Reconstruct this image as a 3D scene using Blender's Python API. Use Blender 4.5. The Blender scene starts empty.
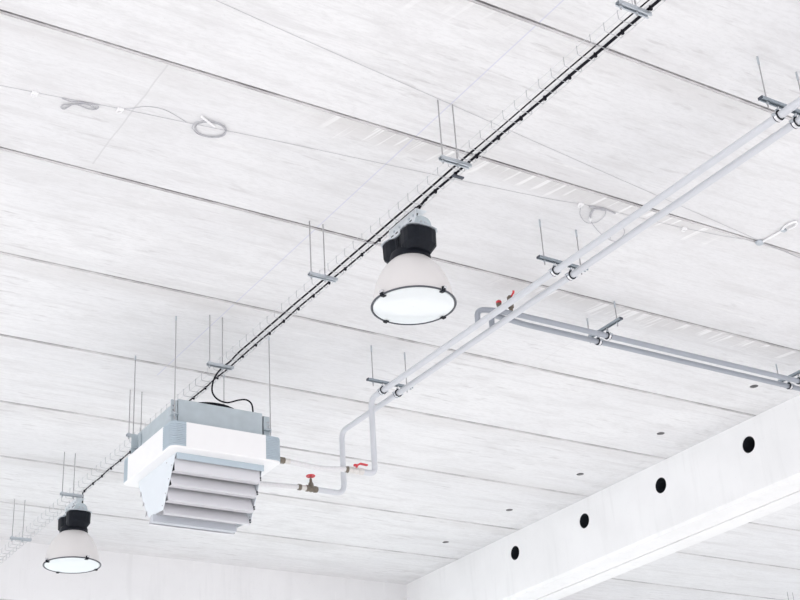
import bpy, bmesh, math, random
from mathutils import Vector, Matrix

C = bpy.context.scene.collection
random.seed(7)
ZO = 1.7                       # camera height above the floor
H = 4.5406 + ZO                # ceiling soffit
PI = math.pi


def Z(z):
    return z + ZO


# ------------------------------------------------------------------ materials
def new_mat(name):
    m = bpy.data.materials.new(name)
    m.use_nodes = True
    return m, m.node_tree, m.node_tree.nodes['Principled BSDF']


def simple(name, col, rough=0.5, metal=0.0, noise=0.04, scale=30.0, emit=None, estr=0.0, coat=0.0, spec=0.5):
    m, nt, b = new_mat(name)
    N, L = nt.nodes, nt.links
    tc = N.new('ShaderNodeTexCoord')
    nz = N.new('ShaderNodeTexNoise')
    nz.inputs['Scale'].default_value = scale
    nz.inputs['Detail'].default_value = 3
    L.new(tc.outputs['Object'], nz.inputs['Vector'])
    rp = N.new('ShaderNodeValToRGB')
    lo = [max(0, c * (1 - noise)) for c in col]
    hi = [min(1, c * (1 + noise)) for c in col]
    rp.color_ramp.elements[0].position = 0.3
    rp.color_ramp.elements[0].color = (*lo, 1)
    rp.color_ramp.elements[1].position = 0.7
    rp.color_ramp.elements[1].color = (*hi, 1)
    L.new(nz.outputs['Fac'], rp.inputs['Fac'])
    L.new(rp.outputs['Color'], b.inputs['Base Color'])
    b.inputs['Roughness'].default_value = rough
    b.inputs['Metallic'].default_value = metal
    b.inputs['Coat Weight'].default_value = coat
    b.inputs['Specular IOR Level'].default_value = spec
    if emit:
        b.inputs['Emission Color'].default_value = (*emit, 1)
        b.inputs['Emission Strength'].default_value = estr
    return m


class Nodes:
    """small helper to write node maths compactly"""
    def __init__(self, nt):
        self.N, self.L = nt.nodes, nt.links

    def math(self, op, a, b=None, c=None, clamp=False):
        n = self.N.new('ShaderNodeMath')
        n.operation = op
        n.use_clamp = clamp
        for i, v in enumerate((a, b, c)):
            if v is None:
                continue
            if isinstance(v, (int, float)):
                n.inputs[i].default_value = v
            else:
                self.L.new(v, n.inputs[i])
        return n.outputs[0]

    def noise(self, vec, scale, detail=4, rough=0.55, stretch=(1, 1, 1), off=(0, 0, 0)):
        mp = self.N.new('ShaderNodeMapping')
        mp.inputs['Scale'].default_value = stretch
        mp.inputs['Location'].default_value = off
        self.L.new(vec, mp.inputs['Vector'])
        n = self.N.new('ShaderNodeTexNoise')
        n.inputs['Scale'].default_value = scale
        n.inputs['Detail'].default_value = detail
        n.inputs['Roughness'].default_value = rough
        self.L.new(mp.outputs[0], n.inputs['Vector'])
        return n.outputs['Fac']

    def step(self, v, lo, hi, a=0.0, b=1.0):
        n = self.N.new('ShaderNodeMapRange')
        n.interpolation_type = 'SMOOTHSTEP'
        self.L.new(v, n.inputs['Value'])
        n.inputs['From Min'].default_value = lo
        n.inputs['From Max'].default_value = hi
        n.inputs['To Min'].default_value = a
        n.inputs['To Max'].default_value = b
        return n.outputs[0]

    def mix(self, fac, a, b):
        n = self.N.new('ShaderNodeMix')
        n.data_type = 'RGBA'
        if isinstance(fac, (int, float)):
            n.inputs['Factor'].default_value = fac
        else:
            self.L.new(fac, n.inputs['Factor'])
        for k, v in ((6, a), (7, b)):
            if isinstance(v, tuple):
                n.inputs[k].default_value = (*v, 1)
            else:
                self.L.new(v, n.inputs[k])
        return n.outputs[2]


JY0 = 4.3932                   # first joint between ceiling slabs
PITCH = 1.2


def ceiling_material():
    m, nt, b = new_mat('cast_concrete_slab')
    k = Nodes(nt)
    N, L = nt.nodes, nt.links
    tc = N.new('ShaderNodeTexCoord')
    v = tc.outputs['Object']
    sx = N.new('ShaderNodeSeparateXYZ')
    L.new(v, sx.inputs[0])
    X, Y = sx.outputs[0], sx.outputs[1]
    col = k.mix(k.step(k.noise(v, 0.55, 4), 0.35, 0.68), (0.75, 0.752, 0.766), (0.81, 0.812, 0.822))
    # long drag marks along the slabs
    s1 = k.noise(v, 1.0, 6, 0.6, (0.9, 13, 1))
    col = k.mix(k.step(s1, 0.50, 0.72, 0, 0.58), col, (0.645, 0.640, 0.648))
    s2 = k.noise(v, 1.0, 5, 0.65, (2.6, 42, 1), (3, 7, 0))
    col = k.mix(k.step(s2, 0.55, 0.76, 0, 0.42), col, (0.63, 0.625, 0.63))
    s3 = k.noise(v, 1.0, 5, 0.6, (1.7, 26, 1), (9, 2, 0))
    col = k.mix(k.step(s3, 0.58, 0.72, 0, 0.55), col, (0.85, 0.85, 0.855))
    # short dark smears in places
    s4 = k.noise(v, 1.0, 4, 0.6, (4.0, 24, 1), (1, 4, 0))
    pat = k.step(k.noise(v, 0.9, 2, 0.5, (1, 1, 1), (5, 5, 0)), 0.46, 0.62)
    col = k.mix(k.math('MULTIPLY', k.step(s4, 0.56, 0.72, 0, 0.60), pat), col, (0.50, 0.49, 0.495))
    s5 = k.noise(v, 1.0, 7, 0.7, (2.2, 6.5, 1), (6, 1, 0))
    col = k.mix(k.step(s5, 0.46, 0.68, 0, 0.42), col, (0.63, 0.625, 0.63))
    col = k.mix(k.step(k.noise(v, 1.0, 4, 0.7, (18, 60, 1), (2, 2, 0)), 0.42, 0.66, 0, 0.25), col, (0.60, 0.60, 0.605))
    # fine pitting
    pit = k.noise(v, 85, 2, 0.5)
    col = k.mix(k.step(pit, 0.66, 0.78, 0, 0.35), col, (0.52, 0.52, 0.53))
    # damp band and lime runs beside every joint
    f = k.math('MULTIPLY', k.math('FRACT', k.math('DIVIDE', k.math('SUBTRACT', Y, JY0), PITCH)), PITCH)
    band = k.math('MULTIPLY', k.step(f, 0.10, 0.27, 1, 0),
                  k.step(k.noise(v, 1.0, 3, 0.5, (0.8, 0.8, 1), (2, 8, 0)), 0.42, 0.62, 0.25, 1))
    col = k.mix(k.math('MULTIPLY', band, 0.34), col, (0.60, 0.585, 0.58))
    band2 = k.math('MULTIPLY', k.step(f, 0.98, 1.17, 0, 1),
                   k.step(k.noise(v, 1.0, 3, 0.5, (0.7, 0.7, 1), (7, 1, 0)), 0.45, 0.62, 0.0, 1))
    col = k.mix(k.math('MULTIPLY', band2, 0.28), col, (0.60, 0.59, 0.585))
    def near(axis, c, half, soft):
        return k.step(k.math('ABSOLUTE', k.math('SUBTRACT', axis, c)), half, half + soft, 1, 0)
    sl = k.math('MULTIPLY', f, 0.25)
    cx = N.new('ShaderNodeCombineXYZ')
    L.new(k.math('ADD', X, sl), cx.inputs[0])
    L.new(Y, cx.inputs[1])
    rv = cx.outputs[0]
    runs = k.noise(rv, 1.0, 3, 0.6, (17, 0.7, 1), (4, 1, 0))
    lng = k.math('ADD', 0.02, k.math('MULTIPLY', k.noise(rv, 1.0, 1, 0.5, (9, 0.1, 1), (8, 3, 0)), 0.34))
    runm = k.math('MULTIPLY', k.step(runs, 0.52, 0.60), k.step(k.math('SUBTRACT', lng, f), 0.0, 0.06))
    zone = k.math('MAXIMUM', k.math('MULTIPLY', near(X, 4.9, 1.35, 0.4), near(Y, 5.75, 0.25, 0.1)),
                  k.math('MULTIPLY', near(X, 7.3, 1.6, 0.4), near(Y, 6.95, 0.25, 0.1)))
    zone = k.math('MAXIMUM', zone, k.math('MULTIPLY', near(X, 3.4, 0.35, 0.2), k.math('MULTIPLY', near(Y, 4.5, 0.25, 0.1), 0.5)))
    col = k.mix(k.math('MULTIPLY', zone, k.math('MULTIPLY', k.step(f, 0.02, 0.24, 0.42, 0), 1.0)), col, (0.62, 0.605, 0.60))
    col = k.mix(k.math('MULTIPLY', k.math('MULTIPLY', runm, zone), 0.75), col, (0.88, 0.88, 0.885))
    edge = k.math('MULTIPLY', near(X, 9.12, 0.07, 0.16), k.step(k.noise(v, 7.0, 4, 0.65), 0.45, 0.65, 0, 0.45))
    col = k.mix(edge, col, (0.60, 0.60, 0.605))
    # hairline cracks across the slabs and the setting-out chalk line over the tray
    def line(x0, w, ya, yb, wob=0.02):
        d = k.math('ABSOLUTE', k.math('SUBTRACT', k.math('ADD', X, k.math('MULTIPLY', k.noise(v, 3.0, 3), wob)), x0 + wob * 0.5))
        t = k.step(d, w * 0.4, w, 1, 0)
        return k.math('MULTIPLY', t, k.math('MULTIPLY', k.math('GREATER_THAN', Y, ya), k.math('LESS_THAN', Y, yb)))
    col = k.mix(k.math('MULTIPLY', line(2.38, 0.007, 5.62, 6.72, 0.03), 0.55), col, (0.55, 0.55, 0.56))
    col = k.mix(k.math('MULTIPLY', line(6.62, 0.005, 6.9, 7.9, 0.05), 0.3), col, (0.58, 0.58, 0.58))
    col = k.mix(k.math('MULTIPLY', line(3.945, 0.006, -9, 9.4, 0.0), 0.5), col, (0.52, 0.53, 0.70))
    L.new(col, b.inputs['Base Color'])
    b.inputs['Roughness'].default_value = 0.85
    bp = N.new('ShaderNodeBump')
    bp.inputs['Strength'].default_value = 0.12
    bp.inputs['Distance'].default_value = 0.01
    L.new(s2, bp.inputs['Height'])
    L.new(bp.outputs[0], b.inputs['Normal'])
    return m


def wall_material(name, tint=(0.76, 0.76, 0.768)):
    m, nt, b = new_mat(name)
    k = Nodes(nt)
    L = nt.links
    v = nt.nodes.new('ShaderNodeTexCoord').outputs['Object']
    dark = tuple(c * 0.88 for c in tint)
    col = k.mix(k.step(k.noise(v, 1.2, 4), 0.35, 0.7), tint, tuple(c * 0.94 for c in tint))
    col = k.mix(k.step(k.noise(v, 1.0, 5, 0.6, (9, 9, 0.9)), 0.5, 0.75, 0, 0.5), col, dark)
    col = k.mix(k.step(k.noise(v, 1.0, 4, 0.6, (14, 14, 1.2), (3, 3, 0)), 0.6, 0.75, 0, 0.5), col, (0.84, 0.84, 0.845))
    col = k.mix(k.step(k.noise(v, 60, 2), 0.66, 0.78, 0, 0.3), col, tuple(c * 0.7 for c in tint))
    L.new(col, b.inputs['Base Color'])
    b.inputs['Roughness'].default_value = 0.85
    return m


M = {}
M['ceiling'] = ceiling_material()
def joint_material(name, a, b_, lo, hi):
    m, nt, b = new_mat(name)
    k = Nodes(nt)
    v = nt.nodes.new('ShaderNodeTexCoord').outputs['Object']
    col = k.mix(k.step(k.noise(v, 1.0, 5, 0.65, (2.2, 6, 1)), lo, hi), a, b_)
    col = k.mix(k.step(k.noise(v, 1.0, 3, 0.6, (16, 40, 1)), 0.55, 0.7, 0, 0.45), col, b_)
    nt.links.new(col, b.inputs['Base Color'])
    b.inputs['Roughness'].default_value = 0.9
    return m


M['sealant'] = joint_material('grey_joint_sealant', (0.29, 0.282, 0.29), (0.62, 0.615, 0.62), 0.36, 0.70)
M['mortar'] = joint_material('joint_mortar', (0.48, 0.472, 0.48), (0.72, 0.715, 0.72), 0.36, 0.68)
M['hole_shade'] = simple('hole_shade_grey', (0.30, 0.30, 0.31), 0.7, 0, 0.1, 30)  # shade inside the ceiling holes, painted as a grey face colour
M['beam'] = wall_material('smooth_beam_concrete', (0.86, 0.863, 0.868))
M['wall'] = wall_material('streaked_wall_concrete', (0.81, 0.81, 0.82))
M['floor'] = simple('light_screed', (0.66, 0.65, 0.64), 0.6, noise=0.05, scale=1.5)
M['galv'] = simple('galvanised_sheet', (0.455, 0.515, 0.55), 0.45, 0.15, 0.05, 14)
M['zinc'] = simple('zinc_plated_steel', (0.50, 0.54, 0.58), 0.35, 0.6, 0.05, 40)
M['rod'] = simple('threaded_rod_steel', (0.40, 0.40, 0.41), 0.4, 0.4, 0.08, 120)
M['wire'] = simple('tray_wire_lit', (0.62, 0.63, 0.65), 0.4, 0.1, 0.05, 60)  # gleam painted in: lighter copy of the galvanised tray wire
M['wire_dim'] = simple('tray_wire_dim', (0.42, 0.43, 0.45), 0.4, 0.2, 0.05, 60)  # same galvanised tray wire, darker copy without the painted gleam
M['rail'] = simple('dark_zinc_rail', (0.30, 0.345, 0.385), 0.4, 0.3, 0.05, 40)
M['chrome'] = simple('bright_clamp_steel', (0.72, 0.73, 0.75), 0.18, 0.95, 0.03, 30)
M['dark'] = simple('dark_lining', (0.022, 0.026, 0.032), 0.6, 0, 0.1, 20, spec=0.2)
M['black'] = simple('black_cast_aluminium', (0.008, 0.010, 0.015), 0.5, 0.0, 0.15, 60, spec=0.16)
M['cable'] = simple('black_cable_sheath', (0.012, 0.012, 0.017), 0.6, 0, 0.1, 60, spec=0.1)
M['cable_grey'] = simple('charcoal_cable_sheath', (0.016, 0.016, 0.020), 0.6, 0, 0.1, 60, spec=0.1)
M['shade'] = simple('satin_opal_shade', (0.695, 0.675, 0.668), 0.38, 0, 0.012, 6)
M['lens'] = simple('lamp_glass', (0.715, 0.755, 0.77), 0.08, 0, 0.02, 5)
M['rim'] = simple('grey_steel_rim', (0.085, 0.090, 0.105), 0.4, 0.2, 0.05, 40, spec=0.3)
M['white'] = simple('white_enamel', (0.85, 0.85, 0.855), 0.35, 0, 0.01, 10)
M['louvre'] = simple('pale_grey_enamel', (0.70, 0.70, 0.73), 0.4, 0, 0.01, 10)
M['bluegrey'] = simple('blue_grey_plastic', (0.45, 0.53, 0.59), 0.45, 0, 0.02, 20)
M['pipe'] = simple('pale_grey_pipe_paint', (0.590, 0.608, 0.645), 0.32, 0, 0.015, 8)
M['branch'] = simple('blue_grey_pipe_paint', (0.33, 0.355, 0.40), 0.32, 0, 0.02, 8)
M['brass'] = simple('tarnished_brass', (0.17, 0.145, 0.115), 0.4, 0.3, 0.2, 60)
M['nickel'] = simple('nickel_valve_body', (0.66, 0.64, 0.62), 0.3, 0.5, 0.05, 40)
M['red'] = simple('red_enamel', (0.62, 0.045, 0.06), 0.4, 0, 0.06, 20)
M['hose'] = simple('braided_hose', (0.69, 0.685, 0.70), 0.5, 0.1, 0.10, 160)
M['plastic'] = simple('white_clip_plastic', (0.85, 0.85, 0.86), 0.4, 0, 0.01, 20)
M['plate'] = simple('pale_blue_sheet', (0.71, 0.755, 0.795), 0.4, 0, 0.01, 10)
M['frame'] = simple('dark_window_frame', (0.06, 0.07, 0.09), 0.4, 0.2, 0.05, 20)

mg, nt, b = new_mat('window_glass')
tr = nt.nodes.new('ShaderNodeBsdfTransparent')
tr.inputs['Color'].default_value = (0.93, 0.97, 0.97, 1)
gl = nt.nodes.new('ShaderNodeBsdfGlossy')
gl.inputs['Roughness'].default_value = 0.02
mx = nt.nodes.new('ShaderNodeMixShader')
mx.inputs['Fac'].default_value = 0.08
nt.links.new(tr.outputs[0], mx.inputs[1])
nt.links.new(gl.outputs[0], mx.inputs[2])
nt.links.new(mx.outputs[0], nt.nodes['Material Output'].inputs['Surface'])
M['glass'] = mg


# ------------------------------------------------------------------ mesh helpers
def obj(name, bm, mat, parent=None, smooth=False, bevel=0.0, loc=None):
    me = bpy.data.meshes.new(name)
    bmesh.ops.recalc_face_normals(bm, faces=bm.faces[:])
    if smooth:
        for f in bm.faces:
            f.smooth = True
        for e in bm.edges:
            if len(e.link_faces) == 2 and e.calc_face_angle(0) > 0.75:
                e.smooth = False
    bm.to_mesh(me)
    bm.free()
    o = bpy.data.objects.new(name, me)
    me.materials.append(M[mat] if isinstance(mat, str) else mat)
    C.objects.link(o)
    if parent:
        o.parent = parent
    if loc:
        o.location = loc
    if bevel:
        bv = o.modifiers.new('edge', 'BEVEL')
        bv.width = bevel
        bv.segments = 2
        bv.limit_method = 'ANGLE'
    return o


def thing(name, label, cat, loc=(0, 0, 0), group=None):
    o = bpy.data.objects.new(name, None)
    o.empty_display_size = 0.05
    C.objects.link(o)
    o.location = loc
    return tag(o, label, cat, group)


def tag(o, label, cat, group=None):
    o['label'] = label
    o['category'] = cat
    if group:
        o['group'] = group
    return o


def struct(name, bm, mat, label=None, cat=None, **kw):
    o = obj(name, bm, mat, **kw)
    o['kind'] = 'structure'
    if label:
        o['label'] = label
        o['category'] = cat
    return o


def dup(root, loc, label, group=None):
    r = root.copy()
    C.objects.link(r)
    r.location = loc
    r['label'] = label
    if group:
        r['group'] = group
    for ch in list(root.children):
        c = ch.copy()
        C.objects.link(c)
        c.parent = r
        for g in ch.children:
            d = g.copy()
            C.objects.link(d)
            d.parent = c
    return r


def box(bm, x0, x1, y0, y1, z0, z1):
    vs = [bm.verts.new(p) for p in ((x0, y0, z0), (x1, y0, z0), (x1, y1, z0), (x0, y1, z0),
                                    (x0, y0, z1), (x1, y0, z1), (x1, y1, z1), (x0, y1, z1))]
    for q in ((0, 3, 2, 1), (4, 5, 6, 7), (0, 1, 5, 4), (1, 2, 6, 5), (2, 3, 7, 6), (3, 0, 4, 7)):
        bm.faces.new([vs[i] for i in q])
    return bm


def B(*a):
    return box(bmesh.new(), *a)


def frame_at(d):
    d = d.normalized()
    up = Vector((0, 0, 1)) if abs(d.z) < 0.9 else Vector((1, 0, 0))
    u = d.cross(up).normalized()
    return u, d.cross(u).normalized()


def tube(bm, pts, r, seg=10, closed=False, caps=True):
    """sweep a round section along pts with parallel transport; r may be a list"""
    P = [Vector(p) for p in pts]
    n = len(P)
    rs = r if isinstance(r, (list, tuple)) else [r] * n
    rings = []
    u = w = None
    for i in range(n):
        if closed:
            d = (P[(i + 1) % n] - P[i - 1])
        else:
            d = P[min(i + 1, n - 1)] - P[max(i - 1, 0)]
        d.normalize()
        if u is None:
            u, w = frame_at(d)
        else:
            u = (u - d * u.dot(d)).normalized()
            w = d.cross(u)
        rings.append([bm.verts.new(P[i] + (u * math.cos(2 * PI * j / seg) + w * math.sin(2 * PI * j / seg)) * rs[i]) for j in range(seg)])
    rng = range(n) if closed else range(n - 1)
    for i in rng:
        a, c = rings[i], rings[(i + 1) % n]
        for j in range(seg):
            bm.faces.new((a[j], a[(j + 1) % seg], c[(j + 1) % seg], c[j]))
    if caps and not closed:
        bm.faces.new(rings[0][::-1])
        bm.faces.new(rings[-1])
    return bm


def T(pts, r, seg=10, **k):
    return tube(bmesh.new(), pts, r, seg, **k)


def fillet(pts, rad, n=7):
    """round the corners of a polyline"""
    P = [Vector(p) for p in pts]
    out = [P[0]]
    for i in range(1, len(P) - 1):
        a, b_, c = P[i - 1], P[i], P[i + 1]
        d1, d2 = (a - b_), (c - b_)
        rr = min(rad, d1.length * 0.49, d2.length * 0.49)
        p1, p2 = b_ + d1.normalized() * rr, b_ + d2.normalized() * rr
        for j in range(n + 1):
            t = j / n
            out.append(p1 * (1 - t) ** 2 + b_ * 2 * t * (1 - t) + p2 * t * t)
    out.append(P[-1])
    return out


def spline(pts, n=8, closed=False):
    P = [Vector(p) for p in pts]
    out = []
    m = len(P)
    for i in range(m if closed else m - 1):
        if closed:
            p0, p1, p2, p3 = P[i - 1], P[i], P[(i + 1) % m], P[(i + 2) % m]
        else:
            p0, p1, p2, p3 = P[max(i - 1, 0)], P[i], P[i + 1], P[min(i + 2, m - 1)]
        for j in range(n):
            t = j / n
            out.append(0.5 * ((2 * p1) + (p2 - p0) * t + (2 * p0 - 5 * p1 + 4 * p2 - p3) * t * t + (3 * p1 - p0 - 3 * p2 + p3) * t ** 3))
    if not closed:
        out.append(P[-1])
    return out


def lathe(bm, prof, seg=48, c=(0, 0), cap0=False, cap1=False):
    rings = []
    for r, z in prof:
        rings.append([bm.verts.new((c[0] + r * math.cos(2 * PI * j / seg), c[1] + r * math.sin(2 * PI * j / seg), z)) for j in range(seg)])
    for a, d in zip(rings, rings[1:]):
        for j in range(seg):
            bm.faces.new((a[j], a[(j + 1) % seg], d[(j + 1) % seg], d[j]))
    if cap0:
        bm.faces.new(rings[0][::-1])
    if cap1:
        bm.faces.new(rings[-1])
    return bm


def prism(bm, outline, axis, a, b_):
    """outline: 2-D points in the plane across `axis`, extruded from a to b_"""
    def mk(p, t):
        return {'x': (t, p[0], p[1]), 'y': (p[0], t, p[1]), 'z': (p[0], p[1], t)}[axis]
    A = [bm.verts.new(mk(p, a)) for p in outline]
    D = [bm.verts.new(mk(p, b_)) for p in outline]
    n = len(outline)
    for i in range(n):
        bm.faces.new((A[i], A[(i + 1) % n], D[(i + 1) % n], D[i]))
    bm.faces.new(A[::-1])
    bm.faces.new(D)
    return bm


def hexnut(bm, x, y, z, r=0.009, h=0.008):
    prism(bm, [(x + r * math.cos(PI / 3 * i), y + r * math.sin(PI / 3 * i)) for i in range(6)], 'z', z, z + h)
    return bm


def channel(bm, length, w=0.03, h=0.025, t=0.003, lip=0.007):
    """C-channel along x, open side down, its top at z=0, centred on y=0"""
    hw = w / 2
    o = [(-hw, 0), (hw, 0), (hw, -h), (hw - lip, -h), (hw - lip, -h + t), (hw - t, -h + t), (hw - t, -t),
         (-hw + t, -t), (-hw + t, -h + t), (-hw + lip, -h + t), (-hw + lip, -h), (-hw, -h)]
    return prism(bm, o, 'x', 0, length)


def cut(o, cutter_bm):
    """take cutter shapes out of o and keep the result as o's own mesh"""
    me = bpy.data.meshes.new('cut')
    bmesh.ops.recalc_face_normals(cutter_bm, faces=cutter_bm.faces[:])
    cutter_bm.to_mesh(me)
    cutter_bm.free()
    c = bpy.data.objects.new('cut', me)
    C.objects.link(c)
    md = o.modifiers.new('cut', 'BOOLEAN')
    md.object = c
    md.operation = 'DIFFERENCE'
    md.solver = 'EXACT'
    dg = bpy.context.evaluated_depsgraph_get()
    new = bpy.data.meshes.new_from_object(o.evaluated_get(dg))
    o.modifiers.clear()
    o.data = new
    bpy.data.objects.remove(c)


# ------------------------------------------------------------------ the setting
FACE = 9.18                     # side of the long beam
WALL = 13.94                    # end wall

bm = bmesh.new()
prof = [(-6.0, H + 0.25), (-6.0, H)]
i = -8
while JY0 + i * PITCH < WALL + 0.2:
    y = JY0 + i * PITCH
    if y > -5.9:
        prof += [(y - 0.010, H), (y - 0.009, H + 0.014), (y + 0.009, H + 0.014), (y + 0.010, H + 0.005), (y + 0.022, H + 0.005), (y + 0.024, H)]
    i += 1
prof += [(WALL + 0.3, H), (WALL + 0.3, H + 0.25)]
prism(bm, prof, 'x', -6.0, 17.5)
ceil = struct('ceiling', bm, 'ceiling', 'white concrete slab ceiling with parallel joints and faint streaks', 'ceiling')
cb = bmesh.new()
for y in (5.10, 6.30, 7.50, 8.70, 9.89, 11.08, 12.29):
    lathe(cb, [(0.038, H - 0.02), (0.037, H + 0.0), (0.032, H + 0.16)], 20, (8.66, y), True, True)
cut(ceil, cb)
ceil.data.materials.append(M['sealant'])
ceil.data.materials.append(M['mortar'])
ceil.data.materials.append(M['hole_shade'])
for pg in ceil.data.polygons:
    c = pg.center
    if abs(c.x - 8.66) < 0.045 and H + 0.005 < c.z < H + 0.2:
        pg.material_index = 3
    elif H + 0.0055 < c.z < H + 0.035:
        pg.material_index = 1
    elif H + 0.001 < c.z < H + 0.0055:
        pg.material_index = 2

# long beam with four round openings, and the second beam behind it
bz = Z(3.845)
bm = prism(bmesh.new(), [(FACE, H), (FACE, bz + 0.03), (FACE + 0.018, bz + 0.014), (FACE + 0.03, bz), (9.484, bz), (9.488, bz + 0.004), (9.488, H)], 'y', -6, WALL)
beam = struct('beam', bm, 'beam', 'long white concrete beam with a row of dark round holes', 'beam')
HOLES = (8.14, 9.33, 10.51, 11.72)
HZ = Z(4.312)


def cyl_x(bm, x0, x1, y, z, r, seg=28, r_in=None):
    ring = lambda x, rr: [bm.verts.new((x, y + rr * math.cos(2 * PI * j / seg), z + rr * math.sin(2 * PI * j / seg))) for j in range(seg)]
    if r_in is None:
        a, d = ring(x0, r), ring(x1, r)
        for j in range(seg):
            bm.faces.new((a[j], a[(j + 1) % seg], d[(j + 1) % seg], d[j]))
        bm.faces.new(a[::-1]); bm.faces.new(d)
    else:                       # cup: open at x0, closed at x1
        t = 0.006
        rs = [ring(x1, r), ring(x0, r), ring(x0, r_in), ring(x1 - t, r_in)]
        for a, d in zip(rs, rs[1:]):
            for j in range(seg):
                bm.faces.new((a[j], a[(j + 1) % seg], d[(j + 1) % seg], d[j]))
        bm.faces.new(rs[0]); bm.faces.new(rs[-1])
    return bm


cb = bmesh.new()
for y in HOLES:
    cyl_x(cb, FACE - 0.1, FACE + 0.24, y, HZ, 0.078)
cut(beam, cb)
for y, lb in zip(HOLES, ('dark round sleeve in the long beam, nearest and rightmost of four',
                         'dark round sleeve in the long beam, second from the right',
                         'dark round sleeve in the long beam, third from the right',
                         'dark round sleeve in the long beam, farthest and smallest of four')):
    o = obj('wall_sleeve', cyl_x(bmesh.new(), 0.0, 0.236, 0, 0, 0.0775, 28, 0.0735), 'dark', smooth=True, loc=(FACE + 0.003, y, HZ))
    tag(o, lb, 'sleeve', 'round sleeves through the long beam')

bm = prism(bmesh.new(), [(9.512, H), (9.512, bz + 0.004), (9.516, bz), (9.735, bz), (9.75, bz + 0.015), (9.75, H)], 'y', -6, WALL)
struct('beam', bm, 'beam', 'narrow twin beam against the far side of the long beam', 'beam')

struct('gap_shade_1', B(9.488, 9.512, -6, WALL, bz + 0.012, bz + 0.05), 'sealant', 'dark strip standing in for shade between the two beams', 'trim')  # dark strip added in place of the shade deep in the gap

# end wall: edge beam over a glazed strip
wz = Z(3.915)
struct('wall_back', B(-6, FACE, WALL, WALL + 0.3, wz, H), 'wall', 'pale end wall with vertical streaks below the ceiling edge', 'wall')
struct('wall_back', B(FACE, 17.5, WALL, WALL + 0.3, wz, H), 'wall', 'end wall of the next bay behind the beam', 'wall')
struct('wall_back', B(-6, 17.5, WALL, WALL + 0.3, 0, 1.0), 'wall', 'low end wall parapet under the window strip', 'wall')
wf = bmesh.new()
x = -6.0
while x < 17.4:
    box(wf, x, x + 0.06, WALL + 0.06, WALL + 0.14, 1.06, wz - 0.06)
    x += 2.05
box(wf, -6, 17.5, WALL + 0.05, WALL + 0.15, wz - 0.07, wz)
box(wf, -6, 17.5, WALL + 0.05, WALL + 0.15, 1.0, 1.07)
win = struct('window_1', wf, 'frame', 'dark framed window strip under the end wall', 'window')
obj('pane', B(-5.99, 17.49, WALL + 0.095, WALL + 0.105, 1.06, wz - 0.06), 'glass', win)
struct('floor', B(-16, 30, -16, WALL + 12, -0.2, 0), 'floor', 'pale hall floor', 'floor')

# ------------------------------------------------------------------ tray hangers
XR1, XR2, XB0, XB1 = 3.862, 3.963, 3.845, 4.048
TZ = Z(4.158)                   # top of the hanger bars, underside of the tray
HY = (3.71, 5.22, 6.734, 8.247, 9.757, 11.284, 12.66)


def tray_hanger(loc, label, group):
    t = thing('trapeze_hanger', label, 'hanger', loc, group)
    top = H - TZ
    bar = obj('bar', channel(bmesh.new(), XB1 - XB0, 0.032, 0.021, 0.003, 0.009), 'zinc', t)
    bar.location = (XB0 - XR1, 0, 0)
    for x in (0, XR2 - XR1):
        rod = obj('rod', T([(x, 0, -0.045), (x, 0, top)], 0.0042, 8), 'rod', t, smooth=True)
        obj('nut', hexnut(bmesh.new(), x, 0, 0.0005), 'zinc', rod)
        obj('nut', hexnut(bmesh.new(), x, 0, -0.036), 'zinc', rod)
    return t


th_lab = ('two-rod tray hanger cut off by the top edge of the photo',
          'two-rod tray hanger up and right of the near lamp',
          'two-rod tray hanger between the near lamp and the air heater',
          'two-rod tray hanger directly above the heater fan',
          'two-rod tray hanger half hidden behind the left end of the heater',
          'two-rod tray hanger directly above the small far lamp',
          'two-rod tray hanger at the left edge, beyond the far lamp')
GT = 'two-rod hangers carrying the wire tray'
th0 = tray_hanger((XR1, HY[0], TZ), th_lab[0], GT)
for y, lb in zip(HY[1:], th_lab[1:]):
    dup(th0, (XR1 + (y - 8) * 0.002, y, TZ), lb)
dup(th0, (14.27, 12.46, TZ), 'pair of thin hanger rods in the next bay, bottom right corner', 'two-rod hangers in the next bay')

# ------------------------------------------------------------------ wire basket cable tray
TX0, TX1, TH = 3.948, 4.055, 0.046
tray = thing('cable_tray', 'long galvanised wire basket tray running diagonally under the ceiling', 'cable tray', ((TX0 + TX1) / 2, 2.6, TZ))
hwid = (TX1 - TX0) / 2
TL = WALL - 2.6 - 0.02
zr = 0.0025 + 0.0045
for sx in (-1, 1):
    obj('side_rail', T([(sx * hwid, 0, zr + TH), (sx * hwid, TL, zr + TH)], 0.0015, 6), 'wire', tray, smooth=True)
for xx in (-hwid, 0, hwid):
    obj('floor_wire', T([(xx, 0, zr - 0.002), (xx, TL, zr - 0.002)], 0.0017, 6), 'wire', tray, smooth=True)
uw = fillet([(-hwid - 0.003, 0, zr + TH + 0.006), (-hwid - 0.003, 0, zr - 0.004), (hwid + 0.003, 0, zr - 0.004), (hwid + 0.003, 0, zr + TH + 0.006)], 0.012, 4)
cw0 = obj('cross_wire', T(uw, 0.0018, 6), 'wire_dim', tray, smooth=True, loc=(0, 0.8, 0))
y = 0.9
n = 0
while y < TL - 0.05 and n < 98:
    c = cw0.copy(); C.objects.link(c); c.parent = tray; c.location = (0, y, 0)
    y += 0.1055
    n += 1

# ------------------------------------------------------------------ cables
cz = TZ + 0.0045 + 0.0068


def run(x, y0, y1, z, amp, n):
    r = random.Random(int(x * 1000) + int(y1 * 10))
    return [(x + r.uniform(-amp, amp), y0 + (y1 - y0) * k / n, z) for k in range(n + 1)]


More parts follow.
